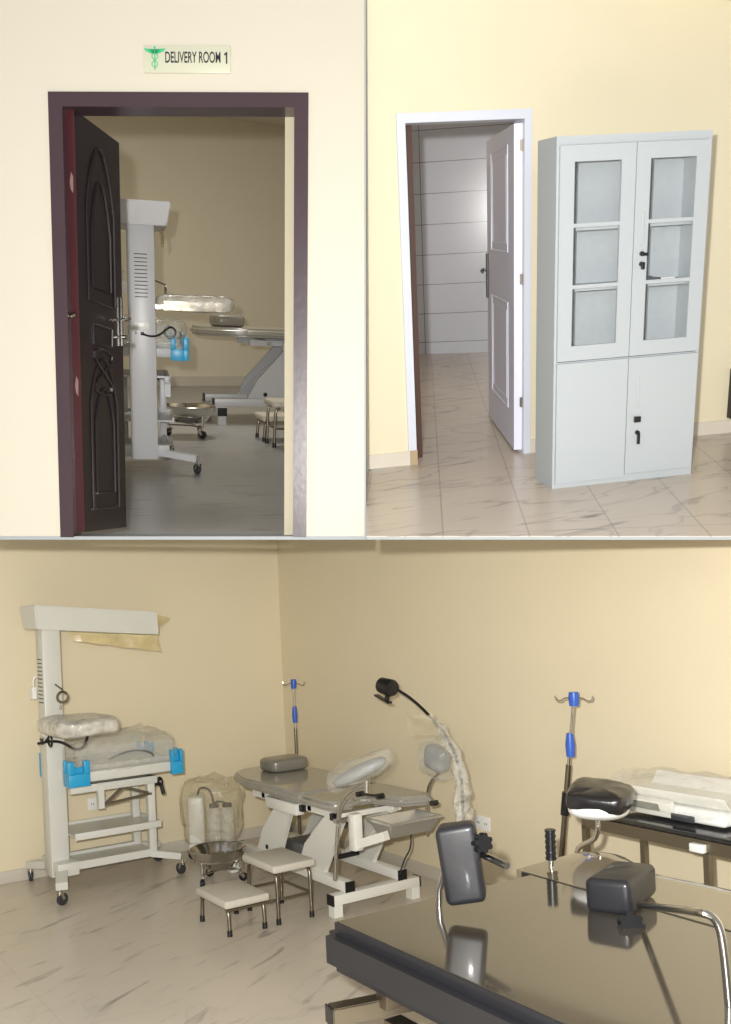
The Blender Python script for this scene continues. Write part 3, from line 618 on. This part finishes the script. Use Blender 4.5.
# leaf : from hinge point deep into the room
hp=Vector((fl+fw+.002,YD+.03,0)); ed=.045
e0=Vector((at(77,300).x,YD+.03,0)); farz=e0z=at(77,107).z
fp=WD.z(119,143,farz); dr=(fp-Vector((e0.x,e0.y,farz))); dr.z=0; dr.normalize(); 
nrm=Vector((-dr.y,dr.x,0))
if nrm.x>0: nrm=-nrm
LL=(fp-Vector((e0.x,e0.y,farz))).length; print('leaf',LL,farz); A=Vector((e0.x,e0.y,ub(e0.x)+.02)); ZB=A.z 
lp=[A,A+dr*LL,A+dr*LL+nrm*ed,A+nrm*ed]
leaf=G().prism(lp,(0,0,farz-ZB)).build('door_leaf',WOOD,d1)
lp2=[A-dr*.004,A-dr*.004+nrm*ed,A+nrm*ed,A]
G().prism([p+Vector((0,0,0)) for p in lp2],(0,0,farz-ZB)).build('leaf_edge',RED,leaf,label='reddish door edge')
g=G()
for zz in (at(70,180).z-ZB,at(72,385).z-ZB): g.prism([A-dr*.007+nrm*.012+Vector((0,0,zz-.045)),A-dr*.007+nrm*.022+Vector((0,0,zz-.03)),A-dr*.007+nrm*.026+Vector((0,0,zz+.0)),A-dr*.007+nrm*.019+Vector((0,0,zz+.04)),A-dr*.007+nrm*.010+Vector((0,0,zz+.02))],dr*.004)
g.build('hinge_patch',SCUFF,leaf)
G().cyl(A-dr*.008+nrm*.012+Vector((0,0,at(70,313).z-ZB)),A-dr*.008+nrm*.034+Vector((0,0,at(70,313).z-ZB-.01)),.012).build('latch_bolt',BRASS,leaf)
# carved mouldings on the visible face
def onface(u,z,o=.004): return A+dr*(u*LL/.86)+Vector((0,0,z-ZB))-nrm*o
g=G()
def loop(P,r=.006): g.tube([onface(u,z) for u,z in P+[P[0]]],r,6,0)
arch=lambda u0,u1,z0,z1,pk:[(u0,z0),(u1,z0),(u1,z1)]+[(u0+(u1-u0)*(1-q/8),z1+pk*math.sin(math.pi*q/8)**.8) for q in range(1,8)]+[(u0,z1)]
loop(arch(.17,.69,1.10,1.50,.26)); loop(arch(.25,.61,1.16,1.40,.22))
loop(arch(.25,.61,.92,1.0,-.0)); loop(arch(.17,.69,ZB+.1,.66,.20)); loop(arch(.25,.61,ZB+.17,.58,.15))
g.tube([onface(.43+.18*math.sin(a*2),.80+.10*math.cos(a)) for a in [i*math.pi/10 for i in range(21)]],.006,6)
g.build('carved_moulding',WOOD,leaf)
g=G(); hz=1.06; g.prism([onface(.80,hz-.12),onface(.82,hz-.12),onface(.82,hz+.10),onface(.80,hz+.10)],-nrm*.008); g.tube([onface(.805,hz,.01),onface(.805,hz,.05),onface(.70,hz,.055)],.009,8,1); g.cyl(onface(.805,hz-.08,.01),onface(.805,hz-.08,.03),.01)
g.build('door_handle',CHROME,leaf)
# back of the room
pL=UL.z(100,386.5,0); pR=UL.z(330,385,0); ex=(pR-pL).normalized(); ey=Vector((-ex.y,ex.x,0))
if ey.y<0: ey=-ey
pL-=ex*1.6; pR+=ex*1.0
HC=UL.at(180,112,ey,ey.dot(pL)).z
g=G(); g.prism([pL,pR,pR+Vector((0,0,HC)),pL+Vector((0,0,HC))],ey*.12); g.build('wall_back',PIN,room=UL,kind='structure')
g=G(); g.prism([pL,pR,pR+Vector((0,0,.13)),pL+Vector((0,0,.13))],-ey*.015); g.build('baseboard_back',SKB,room=UL,kind='structure')
nl,nr=UL.z(30,536.5,0),UL.z(345,536.5,0); yn=nl.y
nl.z=nr.z=0
nl2,nr2=UL.z(-15,536.5,0),UL.z(358,536.5,0); g=G(); g.prism([nl2,nr2,pR,pL],(0,0,-.004)); g.build('floor_inner',FLUL,room=UL,kind='structure')
g=G(); g.prism([p+Vector((0,0,HC)) for p in (nl,nr,pR,pL)],(0,0,.08)); g.build('ceiling',CEIL,room=UL,kind='structure')
g=G(); g.prism([nl,pL,pL+Vector((0,0,HC)),nl+Vector((0,0,HC))],(-.08,0,0)); g.build('wall_inner_left',PIN,room=UL,kind='structure')
g=G(); g.prism([nr,pR,pR+Vector((0,0,HC)),nr+Vector((0,0,HC))],(.05,0,0)); g.build('wall_inner_right',PIN,room=UL,kind='structure')
a_,b_=at(-20,536.3),at(364.5,536.3); c_,d_=at(-20,539.6),at(364.5,539.6)
g=G(); g.prism([Vector((p.x,YD-.006,p.z)) for p in (a_,b_,d_,c_)],(0,TH+.006,0)); g.build('trim_3',SLATE,room=WD,kind='structure')
a_,b_,c_,d_=at(364.3,-20),at(366.0,-20),at(366.0,539.6),at(364.3,539.6)
g=G(); g.prism([Vector((p.x,YD-.006,p.z)) for p in (a_,b_,c_,d_)],(0,.10,0)); g.build('trim_4',SLATE,room=WD,kind='structure')
# equipment seen through the door
wp=UL.z(145.5,473,0)
th=math.atan2(wp.y,wp.x)
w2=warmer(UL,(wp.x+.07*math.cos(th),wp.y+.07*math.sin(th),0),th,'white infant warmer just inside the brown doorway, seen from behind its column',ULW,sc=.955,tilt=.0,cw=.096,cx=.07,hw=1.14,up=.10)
bp=UL.z(190,436,0)
basin(UL,(bp.x,bp.y,0),'shiny steel basin on castered legs, seen through the brown doorway',sc=1.2)
# bed: head end at the picture's left
hb=UL.z(219,424,0); hb2=UL.z(290,424,0); bx=(hb2-hb); bx.z=0; bx.normalize(); rzb=math.atan2(-bx.y,-bx.x)-math.pi/2
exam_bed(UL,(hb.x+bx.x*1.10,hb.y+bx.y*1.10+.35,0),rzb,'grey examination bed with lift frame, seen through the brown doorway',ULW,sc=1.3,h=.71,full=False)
sp=UL.z(285,446,0); stool(UL,(sp.x-.02,sp.y+.2,0),rzb+math.pi/2,'two-step stool at the right edge of the brown doorway',sc=1.15)
# sign
s0,s1=at(144,46),at(231,74); cz=(s0.z+s1.z)/2; cxs=(s0.x+s1.x)/2; W=s1.x-s0.x; Hh=s0.z-s1.z
sg=thing('door_sign',WD,(cxs,YD-.006,cz),0,'pale rectangular sign reading DELIVERY ROOM 1 above the brown door frame','sign')
G().box((0,0,0),(W,.008,Hh),bev=.002).build('sign_plate',SIGN,sg)
def text(body,x,z,size,m,parent,sx=1,off=0,name='lettering',fit=None):
    cu=bpy.data.curves.new(name,'FONT'); cu.body=body; cu.size=size; cu.extrude=.0008; cu.offset=off; cu.align_x='LEFT'; cu.align_y='CENTER'
    o=bpy.data.objects.new(name,cu); C.objects.link(o); cu.materials.append(m); o.parent=parent
    bpy.context.view_layer.update(); me=bpy.data.meshes.new_from_object(o.evaluated_get(bpy.context.evaluated_depsgraph_get())); bpy.data.objects.remove(o)
    o=bpy.data.objects.new(name,me); C.objects.link(o); o.parent=parent
    if fit: sx=fit/(max(v.co.x for v in me.vertices)-min(v.co.x for v in me.vertices))
    o.matrix_local=Matrix.Translation(Vector((x,-.0055,z)))@Matrix.Rotation(math.pi/2,4,'X')@Matrix.Diagonal((sx,1,1,1)); return o
text('DELIVERY ROOM',-W/2+W*.245,0.004,.060,INK,sg,off=.0006,fit=W*.635)
dx=W/2-W*.052; g=G(); g.prism([(dx,-.0066,-.018),(dx+.0055,-.0066,-.018),(dx+.0055,-.0066,.026),(dx+.001,-.0066,.026),(dx-.007,-.0066,.019),(dx-.007,-.0066,.013),(dx,-.0066,.017)],(0,.002,0)); g.build('lettering',INK,sg)
g=G(); ex0=-W/2+W*.13
g.tube([(ex0,-.0065,-.042),(ex0,-.0065,.04)],.0022,8); g.blob((ex0,-.006,.044),(.009,.004,.009),sq=2,seg=10,rings=6)
for s in (-1,1):
    g.prism([(ex0,-.007,.036),(ex0+s*.045,-.007,.040),(ex0+s*.038,-.007,.030),(ex0+s*.03,-.007,.027),(ex0+s*.02,-.007,.022),(ex0,-.007,.018)],(0,.002,0))
    g.tube([(ex0+s*.013*math.sin(i*.75),-.0065,-.036+i*.0072) for i in range(9)],.0018,6)
g.build('green_emblem',GREEN,sg,label='green winged staff emblem')
# ------------------------------------------------------------------ ROOM UR : side room with cabinet and washroom door
a0=Vector((-.147,6.117,0)); a1=Vector((1.99,6.697,0)); eu=(a1-a0).normalized(); ev=Vector((-eu.y,eu.x,0))
onw=lambda px,py:UR.at(px,py,ev,ev.dot(a0)); U=lambda p:(p-a0).dot(eu)
def wp_(u,z,o=0): return a0+eu*u+Vector((0,0,z))+ev*o
ul=(U(onw(398,108))+U(onw(406,454)))/2; ur=(U(onw(533,114))+U(onw(528,448)))/2; ut=(onw(398,108).z+onw(533,114).z)/2
ue=U(onw(366,300)); uend=U(onw(760,300)); ztop=onw(700,4).z
print('UR',ul,ur,ut,ue,uend,ztop)
TW=.14; uL=min(U(onw(367,0)),U(onw(367,470)))-.0
g=G(); g.prism([wp_(U(onw(352,470)),-.0),wp_(ul+.01,-.0),wp_(ul+.01,ut-.01),wp_(ur-.01,ut-.01),wp_(ur-.01,0),wp_(uend,0),wp_(uend,ztop+.25),wp_(U(onw(345,-20)),ztop+.25)],ev*TW)
g.build('wall_side',PUR,room=UR,kind='structure')
# floor slab; front cut straight
f0=UR.z(366.2,536,0); f1=UR.z(770,536,0); f2=wp_(uend,0,0); 
bL=UR.z(405,359,0)-Vector((1.0,0,0)); tL=UR.z(360,356.5,0); tR=UR.z(540,350,0)
g=G(); g.prism([f0,f1,f2,wp_(ur+.3,0,TW),tR,tL,wp_(ul-.2,0,TW),wp_(ul-.05,0,.0),UR.z(366.2,472,0)],(0,0,-.004)); g.build('floor_side',FLUR,room=UR,kind='structure')
g=G(); g.prism([wp_(U(onw(353,470)),0,-.012),wp_(ul-.0,0,-.012),wp_(ul,.085,-.012),wp_(U(onw(353,450)),.085,-.012)],ev*.012); g.prism([wp_(ur,0,-.012),wp_(uend,0,-.012),wp_(uend,.085,-.012),wp_(ur,.085,-.012)],ev*.012)
g.build('baseboard_side',SKB,room=UR,kind='structure')
cq=UR.z(690,0,ztop+.0) if False else None
g=G(); g.prism([f0-Vector((0,0,.004)),f1-Vector((0,0,.004)),f1+Vector((0,.10,-.004)),f0+Vector((0,.10,-.004))],(0,0,-.014)); g.build('trim_2',SLATE,room=UR,kind='structure')
# ceiling corner at the top right
c1_=onw(690,-1); c2_=onw(745,12)
g=G(); zc=onw(731,8).z; zc+=.03; g.prism([wp_(U(onw(640,0)),zc+.05,-.0),wp_(uend,zc-.02,0),wp_(uend,zc-.02,-.6),wp_(U(onw(640,0)),zc+.05,-.6)],(0,0,.06)); g.build('ceiling_side',CEIL,room=UR,kind='structure')
# washroom
ew=(tR-tL).normalized(); nw=Vector((-ew.y,ew.x,0))
TILE=tiledwall('wall_tiles',(206,208,218),.40,.0,tw=2.2,offx=0)
wb=bpy.data.objects
g=G(); L_=(tR-tL).length; g.bb(0,L_,0,.1,0,3.3); o=g.build('wall_washroom',TILE,room=UR,kind='structure'); o.matrix_world=UR.M@Matrix.Translation(tL)@Matrix.Rotation(math.atan2(ew.y,ew.x),4,'Z')
v=UR.at(422,250,nw,nw.dot(tL)); offx=(v-tL).dot(ew)
for n in TILE.node_tree.nodes:
    if n.type=='MATH' and n.operation=='ADD' and abs(n.inputs[1].default_value-110)<.01: n.inputs[1].default_value=110-offx
zt0=UR.at(450,161,nw,nw.dot(tL)).z; zt1=UR.at(450,284,nw,nw.dot(tL)).z; th_=(zt0-zt1)/4
for n in TILE.node_tree.nodes:
    if n.type=='MATH':
        if n.operation=='ADD' and abs(n.inputs[1].default_value-20)<.01: n.inputs[1].default_value=50*th_-zt1
        if n.operation=='MODULO' and abs(n.inputs[1].default_value-.40)<.001: n.inputs[1].default_value=th_
g=G(); q0=wp_(ul-.2,0,TW); g.prism([q0,tL,tL+Vector((0,0,3.3)),q0+Vector((0,0,3.3))],(-.05,0,0)); g.build('wall_washroom_left',TILE2:=mat('washroom_side',(190,184,190),.4),room=UR,kind='structure')
q0=wp_(ur+.3,0,TW); g=G(); g.prism([q0,tR,tR+Vector((0,0,3.3)),q0+Vector((0,0,3.3))],(.05,0,0)); g.build('wall_washroom_right',TILE2,room=UR,kind='structure')
g=G(); g.prism([wp_(ul-.2,3.3,TW),wp_(ur+.3,3.3,TW),tR+Vector((0,0,3.3)),tL+Vector((0,0,3.3))],(0,0,.05)); g.build('ceiling_washroom',CEIL,room=UR,kind='structure')
g=G(); w0=UR.at(405.5,440,ev,ev.dot(a0)+TW+.06); w1_=UR.at(414.5,300,ev,ev.dot(a0)+TW+.06); uu0=U(w0)-.02; uu1=U(UR.at(415.5,290,ev,ev.dot(a0)+TW+.06))
g.prism([wp_(uu0,0,TW+.02),wp_(uu1,0,TW+.02),wp_(uu1,0,TW+.06),wp_(uu0,0,TW+.06)],(0,0,ut-.03)); g.build('trim_1',BRN,room=UR,kind='structure')
# door 2
d2=bpy.data.objects.new('door_2',None); C.objects.link(d2); d2.matrix_world=UR.M; d2['kind']='structure'
def wbox(g,u0,u1,z0,z1,o0,o1): g.prism([wp_(u0,z0,o0),wp_(u1,z0,o0),wp_(u1,z1,o0),wp_(u0,z1,o0)],ev*(o1-o0))
g=G(); fw=.05
wbox(g,ul,ul+fw,0,ut,-.015,TW+.0); wbox(g,ur-fw*.9,ur,0,ut,-.015,TW); wbox(g,ul+fw,ur-fw*.9,ut-fw,ut,-.015,TW); g.build('door_frame',WFRM,d2)
g=G(); wbox(g,ul+.005,ul+fw+.004,0,.09,-.018,TW*.6); g.build('worn_foot',mat('worn_foot',(170,150,120),.8),d2,label='worn brown patch at the foot of the frame')
# leaf
lt=UR.at(514.5,122,ev,ev.dot(a0)+TW-.0); hinge=wp_(ur-fw*.9-.005,0,TW-.03); bn=UR.at(514,300,ev,ev.dot(a0)+.03); 
near=wp_(U(bn),0,.03); ff=UR.z(484,411,0); dd=(ff-near); dd.z=0; LW=min(dd.length,1.25); dd.normalize(); nn=Vector((-dd.y,dd.x,0))
if nn.dot(hinge-near)<0: nn=-nn
tk=.05
lf=G().prism([near+Vector((0,0,.02)),near+dd*LW+Vector((0,0,.02)),near+dd*LW+nn*tk+Vector((0,0,.02)),near+nn*tk+Vector((0,0,.02))],(0,0,ut-fw-.04)).build('door_leaf',WDOOR,d2)
of=lambda u,z,o=.003:near+dd*u+Vector((0,0,z))-nn*o
g=G()
for u0,u1,z0,z1 in ((.18,.74,1.20,1.80),(.18,.74,.25,.90)):
    k=LW/.92; P=[(u0*k,z0),(u1*k,z0),(u1*k,z1),(u0*k,z1),(u0*k,z0)]; g.tube([of(u,z,.0) for u,z in P],.005,6)
    P=[((u0+.05)*k,z0+.05),((u1-.05)*k,z0+.05),((u1-.05)*k,z1-.05),((u0+.05)*k,z1-.05),((u0+.05)*k,z0+.05)]; g.tube([of(u,z,.0) for u,z in P],.003,6)
0 and g.tube([of(.46*k+.06*math.sin(q),1.55+.10*math.cos(q)) for q in [i*.35 for i in range(19)]],.006,6); 0 and g.tube([of(.46*k+.05*math.sin(q),.55+.08*math.cos(q)) for q in [i*.35 for i in range(19)]],.006,6)
g.build('leaf_moulding',WDOOR,lf)
g=G(); hz=1.03; uh=LW-.07; g.prism([of(uh,hz-.16),of(uh+.05,hz-.16),of(uh+.05,hz+.14),of(uh,hz+.14)],-nn*.012); g.tube([of(uh+.017,hz+.03,.01),of(uh+.017,hz+.03,.05),of(uh-.09,hz+.02,.055)],.011,8,1); g.build('door_handle',BLACK,lf,label='black lever handle')
g=G()
for zz in (1.78,1.05,.32):
    c=near+nn*(tk+.004)-dd*.006+Vector((0,0,zz)); g.cyl(c-Vector((0,0,.035)),c+Vector((0,0,.035)),.006); g.prism([c-Vector((0,0,.03)),c+Vector((0,0,.03)),c+Vector((0,0,.03))-nn*.02,c-Vector((0,0,.03))-nn*.02],-dd*.003)
g.build('hinge',BRASS,lf)
# dark door edge at the far right of the wall
p_=onw(727.5,400); u_=U(p_); z_=onw(728,372).z
g=G(); wbox(g,u_,u_+.16,.10,z_+.02,-.05,-.005); g.build('door_edge',BLACK,room=UR,label='dark door edge low on the cream wall at the far right edge, beyond the cabinet',cat='box')
# cabinet
c1=UR.z(552,489,0); c2=UR.z(696.5,474,0); rc=math.atan2((c2-c1).y,(c2-c1).x)+.02; CW=(c2-c1).length*.97
cb=thing('glazed_cabinet',UR,(c1.x,c1.y,0),rc,'tall grey metal cabinet with two glazed upper doors beside the white door','cabinet')
# height from the picture
nc=Vector((math.sin(rc),-math.cos(rc),0)); Hc=UR.at(553.4,136.5,nc,nc.dot(c1)).z; D=.25
print('cab',CW,Hc,math.degrees(rc))
tkn=.018; zs=UR.at(557,363,nc,nc.dot(c1)).z
g=G(); g.bb(0,tkn,0,D,0,Hc); g.bb(CW-tkn,CW,0,D,0,Hc); g.bb(tkn,CW-tkn,0,D,Hc-tkn,Hc); g.bb(tkn,CW-tkn,0,D,0,.04); g.bb(tkn,CW-tkn,0,D,zs-.015,zs+.0); g.bb(tkn,CW-tkn,D-.012,D,.04,Hc-tkn)
g.bb(tkn,CW-tkn,.0,.02,Hc-.04,Hc-tkn); g.build('cabinet_body',CAB,cb)
zu0,zu1=zs+.006,Hc-.042; uh=zu1-zu0
for k in (1,2):
    z=zu0+.075+(uh-.15)*k/3+.0; G().bb(tkn,CW-tkn,.035,D-.012,z-.025,z).build('cabinet_shelf',CABIN,cb)
mid=CW*.5
def gdoor(x0,x1,handle):
    st=.076; g=G(); zt,zb_=zu1-.075,zu0+.075
    for a,b_,c,d in ((x0,x0+st,zu0,zu1),(x1-st,x1,zu0,zu1),(x0+st,x1-st,zt,zu1),(x0+st,x1-st,zu0,zb_)): g.bb(a,b_,-.018,0,c,d)
    for k in (1,2):
        z=zb_+(zt-zb_)*k/3; g.bb(x0+st,x1-st,-.016,-.002,z-.009,z+.009)
    d=g.build('glazed_door',CAB,cb)
    G().bb(x0+st,x1-st,-.010,-.007,zb_,zt).build('glass_pane',GLASS,d)
    G().bb(x0+st,x0+st+.016,-.006,.012,zb_,zt).build('pane_shade_strip',BLACK,d,label='black strip painted as shade along the left edge of the glass')  # black strip stands in for the shaded inner return of the door frame
    if handle:
        x=x0+.045; z=zb_+(zt-zb_)*.55
        G().bb(x-.008,x+.008,-.024,-.018,z-.01,z+.15,bev=.003).build('pull_strip',CAB,d)
        g=G(); g.cyl((x,-.018,z-.05),(x,-.03,z-.05),.012); g.cyl((x,-.018,z-.10),(x,-.03,z-.10),.012); g.bb(x-.004,x+.022,-.045,-.03,z-.06,z-.045); g.bb(x-.006,x+.006,-.05,-.03,z-.125,z-.09); g.build('lock_and_key',BLACK,d)
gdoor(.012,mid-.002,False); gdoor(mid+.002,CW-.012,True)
G().bb(.012,mid-.002,-.018,0,.03,zs-.006).build('lower_door',CAB,cb)
ld=G().bb(mid+.002,CW-.012,-.018,0,.045,zs-.006).build('lower_door',CAB,cb)
x=mid+.06; z=zs*.46
g=G(); g.cyl((x,-.018,z+.03),(x,-.03,z+.03),.014); g.bb(x-.022,x+.012,-.045,-.03,z+.02,z+.05); g.cyl((x+.005,-.018,z-.04),(x+.005,-.03,z-.04),.012); g.bb(x,x+.012,-.045,-.03,z-.10,z-.04); g.build('lock_and_key',BLACK,ld)
G().bb(x-.008,x+.008,-.022,-.018,z+.10,z+.26,bev=.002).build('pull_strip',CAB,ld)
zz=zu0+.075+(uh-.15)*1/3
m2=UR.M@Matrix.Translation(c1)@Matrix.Rotation(rc,4,'Z')
g=G(); g.bb(-.06,.06,-.05,.05,0,.012,bev=.003); g.bb(-.05,.02,-.03,.04,.012,.02); o=g.build('notebook',RUB,label='small dark notebook lying on a cabinet shelf behind the right glass door',cat='notebook'); o.matrix_world=m2@Matrix.Translation((mid+.15,.12,zz+.002))
g=G(); g.bb(-.05,.05,-.03,.03,0,.006); o=g.build('paper_slip',WHP,label='pale slip of paper beside the dark notebook in the cabinet',cat='paper'); o.matrix_world=m2@Matrix.Translation((mid+.26,.14,zz+.002))
# ------------------------------------------------------------------ light
def wpt(room,p): return room.M@Vector(p)
def area(name,loc,tgt,size,e,col=(1,1,1),sp=None):
    l=bpy.data.lights.new(name,'AREA'); l.shape='DISK'; l.size=size; l.energy=e; l.color=col
    if sp: l.spread=sp
    o=bpy.data.objects.new(name,l); C.objects.link(o); o.location=loc; o.rotation_euler=(Vector(tgt)-Vector(loc)).to_track_quat('-Z','Y').to_euler(); return o
right=Vector(Rt.col[0]); up=-Vector(Rt.col[1]); fwd=Vector(Rt.col[2])
fl_=CAM-right*.12+up*.13
l=bpy.data.lights.new('camera_flash','POINT'); l.energy=820; l.shadow_soft_size=.03; l.color=(1,.99,.96)
o=bpy.data.objects.new('camera_flash',l); C.objects.link(o); o.location=fl_
area('fill_inner',wpt(UL,(-3.6,9.6,HC-.05)),wpt(UL,(-3.6,9.6,0)),.9,60,(1,.95,.85))  # added fill, unseen, lifts the deep inner room out of the dark
area('fill_washroom',wpt(UR,(.2,8.6,3.1)),wpt(UR,(.2,8.6,0)),.6,14,(1,.95,.85))  # added fill, unseen, brightens the washroom tiles
area('fill_light',CAM-fwd*1.3+up*.35+right*.2,CAM+fwd*6-up*1.0,2.0,80,(1,.98,.94))  # added soft fill behind the camera for all three rooms, no window there
w=bpy.data.worlds.new('world'); SC.world=w; w.use_nodes=True; w.node_tree.nodes['Background'].inputs[0].default_value=(1,.97,.92,1); w.node_tree.nodes['Background'].inputs[1].default_value=.42
SC.view_settings.view_transform='Standard'; SC.view_settings.look='None'; SC.view_settings.exposure=.06; SC.view_settings.gamma=1; SC.view_settings.use_curve_mapping=False
SC.cycles.max_bounces=8; SC.cycles.transparent_max_bounces=16; SC.cycles.use_denoising=True
